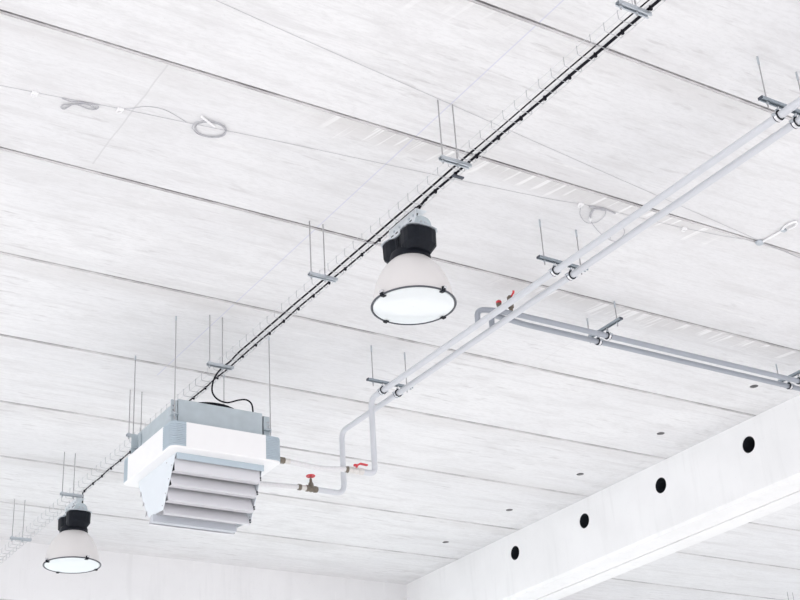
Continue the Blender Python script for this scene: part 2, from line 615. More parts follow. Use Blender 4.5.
# thick supply cable, ends at the near lamp
pts = run(4.036, 2.6, 5.62, cz + 0.006, 0.0015, 16) + [(4.045, 5.72, cz + 0.004), (4.058, 5.80, cz - 0.020), (4.07, 5.86, Z(4.10)), (4.068, 5.90, Z(4.052))]
sp = spline(pts, 5)
sup = obj('power_cable', T(sp, [0.0082 if p.y < 4.4 else 0.0074 for p in sp], 8), 'cable', smooth=True)
tag(sup, 'thick black cable in the tray from the top edge to the near lamp', 'cable')
# thinner lower cable, all the way to the far lamp
pts = run(4.036, 5.66, 11.0, cz, 0.005, 30) + [(4.040, 11.22, cz), (4.064, 11.30, cz - 0.003), (4.079, 11.34, Z(4.15)),
                                              (4.085, 11.36, Z(4.10)), (4.095, 11.38, Z(4.05)), (4.08, 11.40, Z(4.018))]
low = obj('power_cable', T(spline(pts, 5), 0.0054, 8), 'cable', smooth=True)
tag(low, 'thin black cable along the tray from the near lamp to the far lamp', 'cable')


def cable_tie(par, x, y, z, r):
    ring = [(x + r * math.cos(2 * PI * j / 12), y, z + r * math.sin(2 * PI * j / 12)) for j in range(12)]
    bm = T(ring, 0.0032, 6, closed=True)
    box(bm, x - 0.006, x + 0.006, y - 0.006, y + 0.006, z - r - 0.008, z - r + 0.001)
    return obj('cable_tie', bm, 'cable', par)


y = 2.85
while y < 11.2:
    near = y < 5.66
    cable_tie(sup if near else low, 4.036, y, cz + (0.0055 if near else 0), 0.0090 if near else 0.0070)
    y += 0.2085
# upper cable, drops to the heater
pts = run(3.985, 2.6, 8.02, cz, 0.002, 26) + [(4.0, 8.2, cz + 0.002), (3.992, 8.29, cz), (3.966, 8.36, cz - 0.045), (3.955, 8.395, Z(4.06)), (3.962, 8.405, Z(3.998)),
                                              (4.01, 8.41, Z(3.957)), (4.085, 8.415, Z(3.950)), (4.17, 8.41, Z(3.982)),
                                              (4.235, 8.41, Z(3.996)), (4.278, 8.41, Z(3.970)), (4.29, 8.412, Z(3.909))]
up = obj('power_cable', T(spline(pts, 5), [0.0040] * 60 + [0.0062] * (len(spline(pts, 5)) - 60), 8), 'cable_grey', smooth=True)
tag(up, 'black cable leaving the tray and looping down to the heater top', 'cable')

# dark strap under the tray just beyond the hanger
o = obj('mounting_strap', B(-0.036, 0.036, -0.011, 0.011, -0.005, 0.005), 'frame', bevel=0.001, loc=(4.045, 5.345, TZ - 0.0075))
tag(o, 'short dark steel strap under the tray beside the upper hanger', 'strap')


# ------------------------------------------------------------------ high-bay lamps
def lamp(loc, label, group):
    """origin at the centre of the glass"""
    t = thing('pendant_lamp', label, 'lamp', loc, group)
    # bell shade (with an inner skin so that it has thickness)
    pr = [(0.241, 0.004), (0.236, 0.035), (0.229, 0.078), (0.216, 0.128), (0.197, 0.178), (0.172, 0.224), (0.142, 0.262), (0.115, 0.288), (0.100, 0.305)]
    pr = [tuple(p)[:2] for p in spline([(a, d, 0) for a, d in pr], 4)]
    inner = [(r - 0.006, z + 0.001) for r, z in pr[::-1]]
    obj('lamp_shade', lathe(bmesh.new(), pr + inner, 64), 'shade', t, smooth=True)
    # flat glass with a soft edge
    obj('lens', lathe(bmesh.new(), [(0.236, -0.002), (0.20, -0.0045), (0.10, -0.006), (0.002, -0.0065), (0.002, 0.001), (0.236, 0.003)], 64, cap0=False), 'lens', t, smooth=True)
    rim = obj('rim', T([(0.2455 * math.cos(2 * PI * j / 72), 0.2455 * math.sin(2 * PI * j / 72), 0) for j in range(72)], 0.0056, 8, closed=True), 'rim', t, smooth=True)
    for k in range(4):
        a = math.radians(10.5 + 90 * k)
        c = obj('clip', prism(bmesh.new(), [(0.224, -0.010), (0.252, -0.012), (0.258, 0.018), (0.246, 0.020), (0.246, -0.005), (0.224, -0.005)], 'y', -0.012, 0.012), 'black', rim, bevel=0.001)
        c.rotation_euler = (0, 0, a)
        lt = obj('latch', B(0.246, 0.262, -0.006, 0.018, 0.006, 0.022), 'chrome', rim, bevel=0.001)
        lt.rotation_euler = (0, 0, a)
    # control-gear housing: two lobes and a waist, drawn in plan
    half = [(0.0, -0.176), (0.044, -0.174), (0.080, -0.163), (0.101, -0.140), (0.104, -0.100), (0.098, -0.060), (0.080, -0.034), (0.075, 0.0)]
    side = half + [(x, -y) for x, y in half[-2::-1]]
    plan = side + [(-x, y) for x, y in side[-2:0:-1]]
    bm = bmesh.new()
    lay = ((0.445, 1.0, 1.0), (0.350, 0.985, 0.985), (0.318, 0.80, 0.80), (0.312, 0.78, 0.78))
    rings = [[bm.verts.new((x * sx, y * sy, z)) for x, y in plan] for z, sx, sy in lay]
    n = len(plan)
    for a, d in zip(rings, rings[1:]):
        for j in range(n):
            bm.faces.new((a[j], a[(j + 1) % n], d[(j + 1) % n], d[j]))
    bm.faces.new(rings[0]); bm.faces.new(rings[-1][::-1])
    hs = obj('gear_housing', bm, 'black', t, bevel=0.004)
    obj('neck', lathe(bmesh.new(), [(0.116, 0.335), (0.122, 0.318), (0.122, 0.288), (0.116, 0.282), (0.098, 0.282)], 40), 'black', t, smooth=True)
    # cooling ribs on the waist
    for sx in (-1, 1):
        for yy in (-0.018, 0.0, 0.018):
            obj('rib', B(sx * 0.073 - 0.006, sx * 0.073 + 0.006, yy - 0.003, yy + 0.003, 0.355, 0.440), 'black', hs)
    # grey top plate
    bm = bmesh.new()
    prism(bm, [(x * 1.07, y * 1.05) for x, y in plan], 'z', 0.446, 0.452)
    tp = obj('top_plate', bm, 'zinc', t, bevel=0.001)
    for sx, sy in ((-1, -1), (1, -1), (-1, 1), (1, 1)):
        obj('screw', lathe(bmesh.new(), [(0.006, 0.441), (0.006, 0.446)], 10, (sx * 0.100, sy * 0.120), True, True), 'chrome', tp)
    # rounded bracket standing on the plate, facing the camera side
    arch = [(-0.065, 0.452)] + [(-0.055 * math.cos(PI * j / 10), 0.482 + 0.038 * math.sin(PI * j / 10)) for j in range(11)] + [(0.065, 0.452)]
    for yy in (-0.160, 0.156):
        br = obj('bracket', prism(bmesh.new(), arch, 'y', yy, yy + 0.004), 'galv', t, bevel=0.0008)
        for xx in (-0.016, 0.016):
            bm = bmesh.new()
            tube(bm, [(xx, yy - 0.004, 0.480), (xx, yy + 0.001, 0.480)], 0.006, 8)
            obj('bolt', bm, 'chrome', br)
    # perforated mounting plate up to the tray
    hy, zb, zt = 0.15, 0.490, 0.566
    bm = bmesh.new()
    box(bm, -0.040, -0.036, -hy, hy, zb, zt)
    box(bm, -0.040, 0.040, -hy, hy, zt, zt + 0.004)
    box(bm, -0.040, -0.010, -hy, hy, zb - 0.004, zb)
    mp = obj('mounting_plate', bm, 'chrome_soft', t, bevel=0.001)
    for yy in (-0.12, -0.075, 0.03, 0.09):
        obj('bolt', T([(-0.047, yy, 0.532), (-0.040, yy, 0.532)], 0.008, 8), 'zinc', mp)
    for yy in (-0.09, -0.055, 0.065, 0.115):
        obj('slot', B(-0.0415, -0.040, yy - 0.012, yy + 0.012, 0.508, 0.515), 'dark', mp)
    for yy in (-0.10, 0.10):
        obj('stem', B(-0.030, -0.022, yy - 0.015, yy + 0.015, 0.452, zt), 'zinc', t, bevel=0.001)
    return t


M['chrome_soft'] = simple('bright_zinc_plate', (0.70, 0.74, 0.77), 0.35, 0.4, 0.05, 25)
LZ = Z(3.582)
lamp1 = lamp((4.055, 5.895, LZ), 'large near lamp with white bell shade and black housing under the tray', 'bell lamps under the cable tray')
dup(lamp1, (4.042, 11.43, Z(3.562)), 'small far bell lamp at lower left, in front of the end wall')

# ------------------------------------------------------------------ air heater
HX, HYC = 4.02, 8.75
x0, x1, y0, y1 = 3.600, 4.468, 8.30, 9.20
z0, z1 = Z(3.505), Z(3.695)
ht = thing('air_heater', 'white box-shaped air heater with louvres hanging under the tray', 'heater', (HX, HYC, z0))
ht_off = Vector((-HX, -HYC, -z0))


def hobj(name, bm, mat, parent=None, **k):
    bmesh.ops.translate(bm, verts=bm.verts[:], vec=ht_off)
    return obj(name, bm, mat, parent or ht, **k)


fxl, fxr, fyn, fyf = 0.112, 0.132, 0.150, 0.108      # reach of the corner pieces along each side
# white panels between the corner pieces
hobj('side_panel', B(x0 + fxl, x1 - fxr, y0, y0 + 0.03, z0, z1), 'white', bevel=0.003)
hobj('side_panel', B(x0 + fxl, x1 - fxr, y1 - 0.03, y1, z0, z1), 'white', bevel=0.003)
hobj('side_panel', B(x0, x0 + 0.03, y0 + fyn, y1 - fyf, z0, z1), 'white', bevel=0.003)
hobj('side_panel', B(x1 - 0.03, x1, y0 + fyn, y1 - fyf, z0, z1), 'white', bevel=0.003)
# ribbed rounded corner pieces
for ox, oy, sx, sy, lx_, ly_ in ((x0, y0, -1, -1, fxl, fyn), (x1, y0, 1, -1, fxr, fyn), (x0, y1, -1, 1, fxl, fyf), (x1, y1, 1, 1, fxr, fyf)):
    bm = bmesh.new()
    ns = 12
    nr = 13
    rings = []
    zs = []
    for k in range(nr):
        za = z0 + 0.012 + (z1 - z0 - 0.018) * k / nr
        zb_ = z0 + 0.012 + (z1 - z0 - 0.018) * (k + 1) / nr
        zs += [(za, 0.0), (za + (zb_ - za) * 0.68, 0.0), (za + (zb_ - za) * 0.76, 0.007), (zb_ - 0.0005, 0.007)]
    zs = [(z0 + 0.006, 0.012), (z0 + 0.012, 0.001)] + zs + [(z1, 0.003)]
    rr = 0.05                 # real corner radius, the rest of the piece is flat
    for z, ins in zs:
        r = rr - ins
        ring = [bm.verts.new((ox - sx * ins, oy - sy * ly_, z))]
        for j in range(ns + 1):
            a = PI / 2 * j / ns
            ring.append(bm.verts.new((ox + sx * (-rr + r * math.cos(a)), oy + sy * (-rr + r * math.sin(a)), z)))
        ring.append(bm.verts.new((ox - sx * lx_, oy - sy * ins, z)))
        ring.append(bm.verts.new((ox - sx * lx_, oy - sy * ly_, z)))
        rings.append(ring)
    for a, d in zip(rings, rings[1:]):
        n = len(a)
        for j in range(n):
            bm.faces.new((a[j], a[(j + 1) % n], d[(j + 1) % n], d[j]))
    bm.faces.new(rings[0][::-1]); bm.faces.new(rings[-1])
    hobj('corner_piece', bm, 'bluegrey')
# sloping white underside ring towards the louvre mouth
lx0, lx1, ly0, ly1 = 3.690, 4.368, 8.405, 9.095


def round_rect(xa, xb, ya, yb, r, n=6):
    out = []
    for cx_, cy_, a0 in ((xa + r, ya + r, PI), (xb - r, ya + r, 1.5 * PI), (xb - r, yb - r, 0), (xa + r, yb - r, 0.5 * PI)):
        for j in range(n + 1):
            a_ = a0 + PI / 2 * j / n
            out.append((cx_ + r * math.cos(a_), cy_ + r * math.sin(a_)))
    return out


bm = bmesh.new()
ou = round_rect(x0 + 0.001, x1 - 0.001, y0 + 0.001, y1 - 0.001, 0.050)
ou2 = round_rect(x0 + 0.008, x1 - 0.008, y0 + 0.008, y1 - 0.008, 0.045)
inn = round_rect(lx0, lx1, ly0, ly1, 0.004)
lay = [(ou, z0 + 0.007), (ou, z0 + 0.004), (ou2, z0 - 0.002), (inn, z0 - 0.004), (inn, z0 + 0.012), (ou2, z0 + 0.012)]
rings = [[bm.verts.new((*p, z)) for p in q] for q, z in lay]
n = len(ou)
for a, d in zip(rings, rings[1:] + rings[:1]):
    for j in range(n):
        bm.faces.new((a[j], a[(j + 1) % n], d[(j + 1) % n], d[j]))
hobj('underside_panel', bm, 'white')
# galvanised plenum on top
gx0, gx1, gy0, gy1, gz1 = 3.690, 4.362, 8.402, 9.14, Z(3.907)
bm = B(gx0, gx1, gy0, gy1, z1 - 0.05, gz1)
pl = hobj('top_box', bm, 'galv', bevel=0.004)
hobj('lid', B(gx0 + 0.02, gx1 - 0.02, gy0 + 0.02, gy1 - 0.02, gz1, gz1 + 0.003), 'galv', pl)
# deck closing the casing top
hobj('casing_top', B(x0 + 0.02, x1 - 0.02, y0 + 0.02, y1 - 0.02, z1 - 0.012, z1 - 0.004), 'white')
# fan with its guard rising above the box
fc = (4.075, 8.78)
bm = lathe(bmesh.new(), [(0.262, gz1), (0.262, gz1 + 0.070), (0.250, gz1 + 0.074), (0.245, gz1)], 40, fc)
fan = hobj('fan', bm, 'black', smooth=True)
DOME = ((0.255, 0.072), (0.235, 0.084), (0.20, 0.097), (0.165, 0.107), (0.13, 0.114), (0.095, 0.116), (0.06, 0.117))
bm = bmesh.new()
for r, dz in DOME[1:]:
    tube(bm, [(fc[0] + r * math.cos(2 * PI * j / 36), fc[1] + r * math.sin(2 * PI * j / 36), gz1 + dz) for j in range(36)], 0.0035, 6, closed=True)
for j in range(8):
    a = 2 * PI * j / 8
    tube(bm, [(fc[0] + r * math.cos(a), fc[1] + r * math.sin(a), gz1 + dz) for r, dz in DOME], 0.004, 6)
hobj('guard', bm, 'black', fan)
hobj('motor', lathe(bmesh.new(), [(0.075, gz1 + 0.004), (0.075, gz1 + 0.07), (0.06, gz1 + 0.090), (0.002, gz1 + 0.092)], 24, fc), 'black', fan, smooth=True)
# hanging brackets at the four corners
RODS = ((3.652, 8.372), (4.418, 8.385), (3.652, 9.132), (4.418, 9.165))
for rx, ry in RODS:
    s = -1 if rx < HX else 1
    q = 1 if ry < HYC else -1          # towards the middle of the heater
    gx = (gx0 if s < 0 else gx1) + s * 0.007
    xo = gx + s * 0.052
    zt, zb_ = Z(3.888), z1 - 0.004
    ya = ry + q * 0.018
    bm = bmesh.new()
    xa, xb = sorted((gx, xo))
    box(bm, xa, xb, *sorted((ya, ya + q * 0.004)), zb_, zt)
    xa, xb = sorted((gx, gx + s * 0.004))
    box(bm, xa, xb, *sorted((ya, ya + q * 0.060)), zb_, zt)
    xa, xb = sorted((gx - s * 0.010, gx + s * 0.002))
    box(bm, xa, xb, *sorted((ya + q * 0.045, ya + q * 0.058)), zb_, zt - 0.02)
    xa, xb = sorted((gx, xo))
    box(bm, xa, xb, *sorted((ry - q * 0.012, ya + q * 0.030)), Z(3.770), Z(3.776))
    bk = hobj('bracket', bm, 'galv', bevel=0.001)
    for zz in (Z(3.84), Z(3.805)):
        hobj('bolt', T([((gx + xo) / 2 + s * 0.010, ya - q * 0.006, zz), ((gx + xo) / 2 + s * 0.010, ya + q * 0.001, zz)], 0.007, 8), 'chrome', bk)
# louvre hood: two toothed end plates, four slats on each face, closing channel
LIPS = ((8.428, 3.375), (8.480, 3.286), (8.532, 3.190), (8.598, 3.112))
mid = 8.735
hb = Z(3.105)
FAR = 9.078


def far_y(q):
    return FAR - (q - 8.402) * 1.02


for s, xx in ((-1, 3.682), (1, 4.364)):
    left = [(8.402, Z(3.512)), (8.466, Z(3.400)), (8.472, Z(3.390)), (8.523, Z(3.300)), (8.529, Z(3.290)), (8.612, Z(3.146))]
    right = [(FAR, Z(3.512)), (9.040, Z(3.42)), (9.012, Z(3.402)), (9.008, Z(3.385)), (8.985, Z(3.325)), (8.955, Z(3.308)), (8.950, Z(3.29)), (8.928, Z(3.238)), (8.898, Z(3.222)), (8.893, Z(3.200)), (8.862, Z(3.165))][::-1]
    pts = left + right
    ep = hobj('end_plate', prism(bmesh.new(), pts, 'x', xx, xx + 0.004), 'plate', bevel=0.0006)
    for yy, zz in ((8.478, 3.43), (8.525, 3.345), (8.575, 3.255), (8.625, 3.18), (8.56, 3.475)):
        hobj('rivet', T([(xx - 0.003, yy, Z(zz)), (xx + 0.007, yy, Z(zz))], 0.0042, 8), 'rod', ep)
for face in (-1, 1):
    fy = (lambda q: q) if face < 0 else far_y
    zt = Z(3.470)
    for k, (ly, lz) in enumerate(LIPS):
        lz = Z(lz)
        # slat: inner top tucked behind the lip above, outer bottom edge folded back
        yt, zt_ = ly + 0.060 if k else ly + 0.012, (Z(LIPS[k - 1][1]) + 0.030 if k else zt)
        t = 0.004
        fold = 0.060 if k < 3 else 0.022
        o = [(fy(yt), zt_), (fy(ly + 0.003), lz + 0.012), (fy(ly), lz), (fy(ly + fold), lz + 0.004), (fy(ly + fold), lz + t + 0.004), (fy(ly + t + 0.001), lz + t),
             (fy(ly + 0.003 + t), lz + 0.013), (fy(yt + t), zt_ + 0.001)]
        sl_ = hobj('louvre_slat', prism(bmesh.new(), o, 'x', 3.687, 4.352), 'louvre')
        for dz in (0.018, 0.034):
            ya_, yb_ = sorted((fy(ly + 0.001), fy(ly + 0.012)))
            hobj('slat_pin', B(4.350, 4.360, ya_, yb_, lz + dz, lz + dz + 0.009), 'dark', sl_)
    yy = sorted((fy(8.400), fy(8.412)))
    hobj('mouth_trim', B(lx0 - 0.002, lx1, yy[0], yy[1], Z(3.458), Z(3.503)), 'bluegrey', bevel=0.001)
M['bluepale'] = simple('pale_blue_enamel', (0.49, 0.515, 0.56), 0.4, 0, 0.01, 10)
hobj('bottom_channel', B(3.650, 4.300, 8.712, 8.758, Z(3.090), Z(3.142)), 'bluepale', bevel=0.002)
# dark coil behind the slats
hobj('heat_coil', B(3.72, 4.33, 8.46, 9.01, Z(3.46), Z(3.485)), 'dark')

# rods carrying the heater
GR = 'rods carrying the heater'
rl = ('long thin rod holding the near left corner of the heater',
      'long thin rod holding the right corner of the heater, beside the flexible hose',
      'thin rod at the far left corner of the heater, beside a tray hanger',
      'thin rod behind the fan, at the far right corner of the heater')
for (rx, ry), lb in zip(RODS, rl):
    t = thing('threaded_rod', lb, 'rod', (rx, ry, H), GR)
    hh = H - Z(3.735)
    obj('shank', T([(0, 0, 0), (0, 0, -hh)], 0.0042, 8), 'rod', t, smooth=True)
    obj('nut', hexnut(bmesh.new(), 0, 0, -hh + 0.0425), 'zinc', t)
    obj('nut', hexnut(bmesh.new(), 0, 0, -hh + 0.024), 'zinc', t)
    obj('anchor', T([(0, 0, 0), (0, 0, -0.035)], 0.0065, 8), 'zinc', t)

# ------------------------------------------------------------------ main water pipes
PR = 0.0228
PZ = Z(4.187)
PX1, PX2 = 5.310, 5.447
YA, YB = 8.395, 9.09            # where each pipe turns down
ZA, ZB = Z(3.568), Z(3.652)
pa = fillet([(PX1, 2.4, PZ), (PX1, YA, PZ), (PX1, YA, ZA), (5.20, YA, ZA)], 0.075)
o = obj('water_pipe', T(pa, PR, 20), 'pipe', smooth=True)
tag(o, 'pale main pipe, upper of the pair, dropping to the red-lever valve', 'pipe')
pb = fillet([(PX2, 2.4, PZ), (PX2, YB, PZ), (PX2, YB, ZB), (5.196, YB, ZB)], 0.075)
o = obj('water_pipe', T(pb, PR, 20), 'pipe', smooth=True)
tag(o, 'pale main pipe, lower of the pair, dropping to the red-handwheel valve', 'pipe')

# ball valve with a red lever on the first drop
bvx = 5.150
t = thing('ball_valve', 'nickel ball valve with a flat red lever on the near drop pipe', 'valve', (bvx, YA, ZA))


def cyl(axis, a, b_, r, seg=16, at=(0, 0)):
    if axis == 'x':
        return T([(a, at[0], at[1]), (b_, at[0], at[1])], r, seg)
    return T([(at[0], at[1], a), (at[0], at[1], b_)], r, seg)


bm = T([(-0.046, 0, 0), (-0.044, 0, 0), (-0.026, 0, 0), (-0.016, 0, 0), (0, 0, 0), (0.016, 0, 0), (0.026, 0, 0), (0.052, 0, 0)],
       [0.020, 0.0255, 0.0255, 0.021, 0.028, 0.021, 0.0265, 0.0265], 16)
vb = obj('body', bm, 'nickel', t, smooth=True)
obj('union_nut', T([(-0.078, 0, 0), (-0.047, 0, 0)], 0.027, 6), 'nickel', vb)
obj('collar', T([(-0.102, 0, 0), (-0.079, 0, 0)], [0.022, 0.026], 14), 'brass', vb)
obj('stem', cyl('z', 0.024, 0.042, 0.009, 10), 'red', t)
lv = prism(bmesh.new(), [(-0.024, 0.034), (-0.024, 0.053), (0.004, 0.054), (0.030, 0.070), (0.096, 0.066), (0.096, 0.053), (0.033, 0.056), (0.008, 0.040)], 'y', -0.010, 0.010)
obj('lever', lv, 'red', t, bevel=0.003)

# flexible hose from ball valve to heater
hz = Z(3.546)
pts = [(4.558, 8.368, hz), (4.62, 8.370, hz - 0.002), (4.72, 8.376, hz - 0.006), (4.84, 8.386, hz - 0.004), (4.95, 8.393, ZA - 0.012), (5.050, YA, ZA)]
fh = obj('flexible_hose', T(spline(pts, 6), 0.0200, 14), 'hose', smooth=True)
tag(fh, 'braided flexible hose from the heater side to the red-lever valve', 'hose')
t = thing('pipe_coupling', 'brown brass coupling on the right side of the heater casing', 'coupling', (4.456, 8.366, hz + 0.001))
obj('nut', T([(0.020, 0, 0), (0.062, 0, 0)], 0.0255, 6), 'brass', t, bevel=0.003)
obj('tail', cyl('x', 0.0, 0.021, 0.018), 'nickel', t, smooth=True)
obj('ferrule', T([(0.062, 0, 0), (0.104, 0, 0)], [0.020, 0.0225], 14), 'nickel', t, smooth=True)

# gate valve with a red handwheel on the second drop
gvx = 5.142
t = thing('gate_valve', 'bronze gate valve with a round red handwheel on the far drop pipe', 'valve', (gvx, YB, ZB))
bm = T([(-0.046, 0, 0), (-0.044, 0, 0), (-0.026, 0, 0), (-0.020, 0, 0), (0, 0, 0), (0.020, 0, 0), (0.026, 0, 0), (0.044, 0, 0), (0.056, 0, 0)],
       [0.023, 0.027, 0.027, 0.022, 0.028, 0.022, 0.027, 0.027, 0.0235], 14)
vb = obj('body', bm, 'brass', t, smooth=True)
obj('bonnet', T([(0, 0, 0.015), (0, 0, 0.044), (0, 0, 0.056), (0, 0, 0.084)], [0.025, 0.021, 0.013, 0.010], 12), 'brass', t, smooth=True)
obj('spindle', cyl('z', 0.080, 0.114, 0.005, 8), 'brass', t)
hw = obj('handwheel', T([(0.031 * math.cos(2 * PI * j / 24), 0.031 * math.sin(2 * PI * j / 24), 0.107) for j in range(24)], 0.0068, 8, closed=True), 'red', t, smooth=True)
obj('hub', lathe(bmesh.new(), [(0.010, 0.100), (0.010, 0.116)], 12, (0, 0), True, True), 'red', hw)
for k in range(4):
    a = PI / 2 * k + 0.4
    obj('spoke', T([(0.004 * math.cos(a), 0.004 * math.sin(a), 0.107), (0.031 * math.cos(a), 0.031 * math.sin(a), 0.107)], 0.0042, 6), 'red', hw)
obj('union_nut', T([(-0.092, 0, 0), (-0.046, 0, 0)], 0.0215, 14), 'nickel', vb, smooth=True)
obj('coupling_ring', T([(-0.118, 0, 0), (-0.092, 0, 0)], 0.025, 10), 'brass', vb)
pts = [(4.452, YB, Z(3.630)), (4.52, YB, Z(3.630)), (4.62, YB, Z(3.630)), (4.80, YB, Z(3.640)), (5.026, YB, ZB)]
o = obj('flexible_hose', T(spline(pts, 6), 0.0190, 14), 'hose', smooth=True)
tag(o, 'pale hose from behind the louvres to the red-handwheel valve', 'hose')

# ------------------------------------------------------------------ branch pipes
BZ = Z(4.305)
BY1, BY2 = 6.880, 6.988
BXE = FACE
b1 = fillet([(PX1, BY1 + 0.060, PZ), (PX1, BY1 + 0.060, BZ), (PX1 + 0.14, BY1 + 0.012, BZ), (PX1 + 0.34, BY1, BZ), (BXE, BY1 - 0.012, BZ)], 0.065)
BR = 0.0205
o = obj('water_pipe', T(b1, BR, 20), 'branch', smooth=True)
tag(o, 'blue-grey branch pipe, farther up the photo of two, running to the long beam', 'pipe')
b2 = fillet([(PX2, BY2 - 0.030, PZ), (PX2, BY2 - 0.030, BZ), (PX2 + 0.18, BY2 - 0.012, BZ), (PX2 + 0.34, BY2, BZ), (BXE, BY2 - 0.005, BZ)], 0.055)
o = obj('water_pipe', T(b2, BR, 20), 'branch', smooth=True)
tag(o, 'blue-grey branch pipe, lower of two, running to the long beam', 'pipe')
# small vent valve on the first branch pipe
t = thing('vent_valve', 'small brass valve with a short red handle behind the main pipes', 'valve', (5.575, BY1 + 0.005, BZ))
obj('body', T([(0, 0, 0.015), (0, 0, 0.040), (0, 0, 0.045), (0, 0, 0.070), (0, 0, 0.075), (0, 0, 0.115)], [0.014, 0.014, 0.022, 0.022, 0.016, 0.018], 12), 'brass', t, smooth=True)
obj('cap', lathe(bmesh.new(), [(0.022, 0.112), (0.022, 0.130), (0.012, 0.142), (0.002, 0.143)], 14, cap0=True), 'brass', t, smooth=True)
obj('handle', T([(0.0, -0.008, 0.125), (-0.003, -0.030, 0.132), (-0.005, -0.050, 0.140), (-0.006, -0.058, 0.156)], [0.005, 0.006, 0.008, 0.009], 8), 'red', t, smooth=True)
t = thing('drain_plug', 'small brass plug with a red cap left of the vent valve', 'valve', (5.520, BY1 + 0.068, BZ + 0.022))
obj('body', T([(0, -0.06, 0.0), (0, -0.035, 0.020), (0, 0, 0.062), (0, 0.005, 0.080)], [0.012, 0.014, 0.020, 0.019], 12), 'brass', t, smooth=True)
obj('cap', lathe(bmesh.new(), [(0.021, 0.076), (0.021, 0.090), (0.010, 0.100), (0.002, 0.101)], 12, cap0=True), 'red', t, smooth=True)


# ------------------------------------------------------------------ pipe hangers
def pipe_hanger(name_loc, label, group, rail_len, rods, clamps, pz, rod_top, rot=0.0, PR=PR, yc=0.0):
    """origin at the rail's left end, rail along local x, top at z=0; clamps at local x, pipe axis at pz below the rail"""
    t = thing('pipe_hanger', label, 'pipe hanger', name_loc, group)
    t.rotation_euler = (0, 0, rot)
    rl_ = obj('rail', channel(bmesh.new(), rail_len, 0.032, 0.017, 0.003, 0.008), 'rail', t)
    obj('end_cap', B(-0.004, 0.0, -0.016, 0.016, -0.017, 0.0), 'frame', rl_)
    for x in rods:
        rod = obj('rod', T([(x, 0, -0.055), (x, 0, rod_top)], 0.0040, 8), 'rod', t, smooth=True)
        obj('nut', hexnut(bmesh.new(), x, 0, 0.0005), 'zinc', rod)
        obj('nut', hexnut(bmesh.new(), x, 0, -0.031), 'zinc', rod)
        obj('anchor', T([(x, 0, rod_top - 0.055), (x, 0, rod_top)], 0.0062, 8), 'zinc', rod)
    for x in clamps:
        rr = PR + 0.008
        bm = bmesh.new()
        seg = 32
        rings = []
        for r, yy in ((PR + 0.0005, yc - 0.009), (rr, yc - 0.009), (rr, yc + 0.009), (PR + 0.0005, yc + 0.009)):
            rings.append([bm.verts.new((x + r * math.cos(2 * PI * j / seg), yy, pz + r * math.sin(2 * PI * j / seg))) for j in range(seg)])
        for q in range(4):
            a, d = rings[q], rings[(q + 1) % 4]
            for j in range(seg):
                bm.faces.new((a[j], a[(j + 1) % seg], d[(j + 1) % seg], d[j]))
        cl = obj('clamp', bm, 'chrome', t, smooth=True)
        for s in (-1, 1):
            obj('clamp_ear', B(x + s * (rr + 0.006) - 0.009, x + s * (rr + 0.006) + 0.009, yc - 0.010, yc + 0.010, pz - 0.004, pz + 0.004), 'zinc', cl)
        for yy in (yc - 0.0115, yc + 0.0115):
            obj('rubber_lining', T([(x + (PR + 0.004) * math.cos(2 * PI * j / 28), yy, pz + (PR + 0.004) * math.sin(2 * PI * j / 28)) for j in range(28)], 0.0050, 8, closed=True), 'dark', cl, smooth=True)
        nk = obj('clamp_stem', T([(x, yc, pz + rr - 0.001), (x, yc * 0.5, -0.013)], 0.007, 8), 'chrome', t)
        hexnut_bm = hexnut(bmesh.new(), x, yc, pz + rr + 0.002, 0.012, 0.010)
        obj('nut', hexnut_bm, 'zinc', nk)
    return t


RZ = Z(4.256)
GP = 'hangers under the main pipes'
ph = pipe_hanger((5.166, 4.052, RZ), 'pipe hanger at the right edge, carrying the main pipes', GP, 0.405, (0.047, 0.355), (PX1 - 5.166, PX2 - 5.166), PZ - RZ, H - RZ, yc=0.022)
dup(ph, (5.166, 6.043, RZ), 'pipe hanger on the main pipes up-right of the branch pipe elbows')
dup(ph, (5.166, 8.200, RZ), 'pipe hanger on the main pipes just above the drop to the heater')
RZ2 = Z(4.388)
GB = 'hangers under the branch pipes'
# rail along -y: local x runs towards +y after a quarter turn
qh = pipe_hanger((6.462, 6.715, RZ2), 'pipe hanger halfway along the blue-grey branch pipes', GB, 0.40, (0.045, 0.365), (BY1 - 0.004 - 6.715, BY2 - 0.002 - 6.715), BZ - RZ2, H - RZ2, PI / 2, BR)
dup(qh, (8.485, 6.708, RZ2), 'pipe hanger on the branch pipes at the right edge, near the beam')


# ------------------------------------------------------------------ wires and coils clipped to the ceiling
def ceil_wire(name, pts, r, label, cat, mat='wire_dull', sm=True, z=None, n=5):
    zz = H - r - 0.001 if z is None else z
    P = [(p[0], p[1], p[2] if len(p) > 2 else zz) for p in pts]
    o = obj(name, T(spline(P, n) if sm else P, r, 6), mat, smooth=True)
    return tag(o, label, cat)


M['wire_dull'] = simple('dull_steel_wire', (0.44, 0.44, 0.47), 0.5, 0.1, 0.08, 60)
M['wire_pale'] = simple('pale_loop_wire', (0.42, 0.42, 0.46), 0.5, 0, 0.06, 60)
zt = H - 0.03
ceil_wire('steel_wire', [(0.2, 4.70), (2.376, 5.015), (3.847, 5.205), (5.164, 5.375), (6.63, 5.560), (6.789, 5.582), (7.24, 5.636), (9.17, 5.87)], 0.0011,
          'straight thin wire across the upper ceiling, from the top edge to the right edge', 'wire')
wm = ceil_wire('steel_wire', [(0.9, 6.31), (1.657, 6.204), (1.843, 6.18), (1.99, 6.16), (2.254, 6.12), (2.48, 6.092), (2.698, 6.068), (2.9, 6.042), (3.30, 5.995), (4.177, 5.901), (4.671, 5.848), (5.132, 5.793), (5.331, 5.752), (5.41, 5.748)], 0.0011,
               'slack thin wire on the left ceiling linking the small wire loops', 'wire')
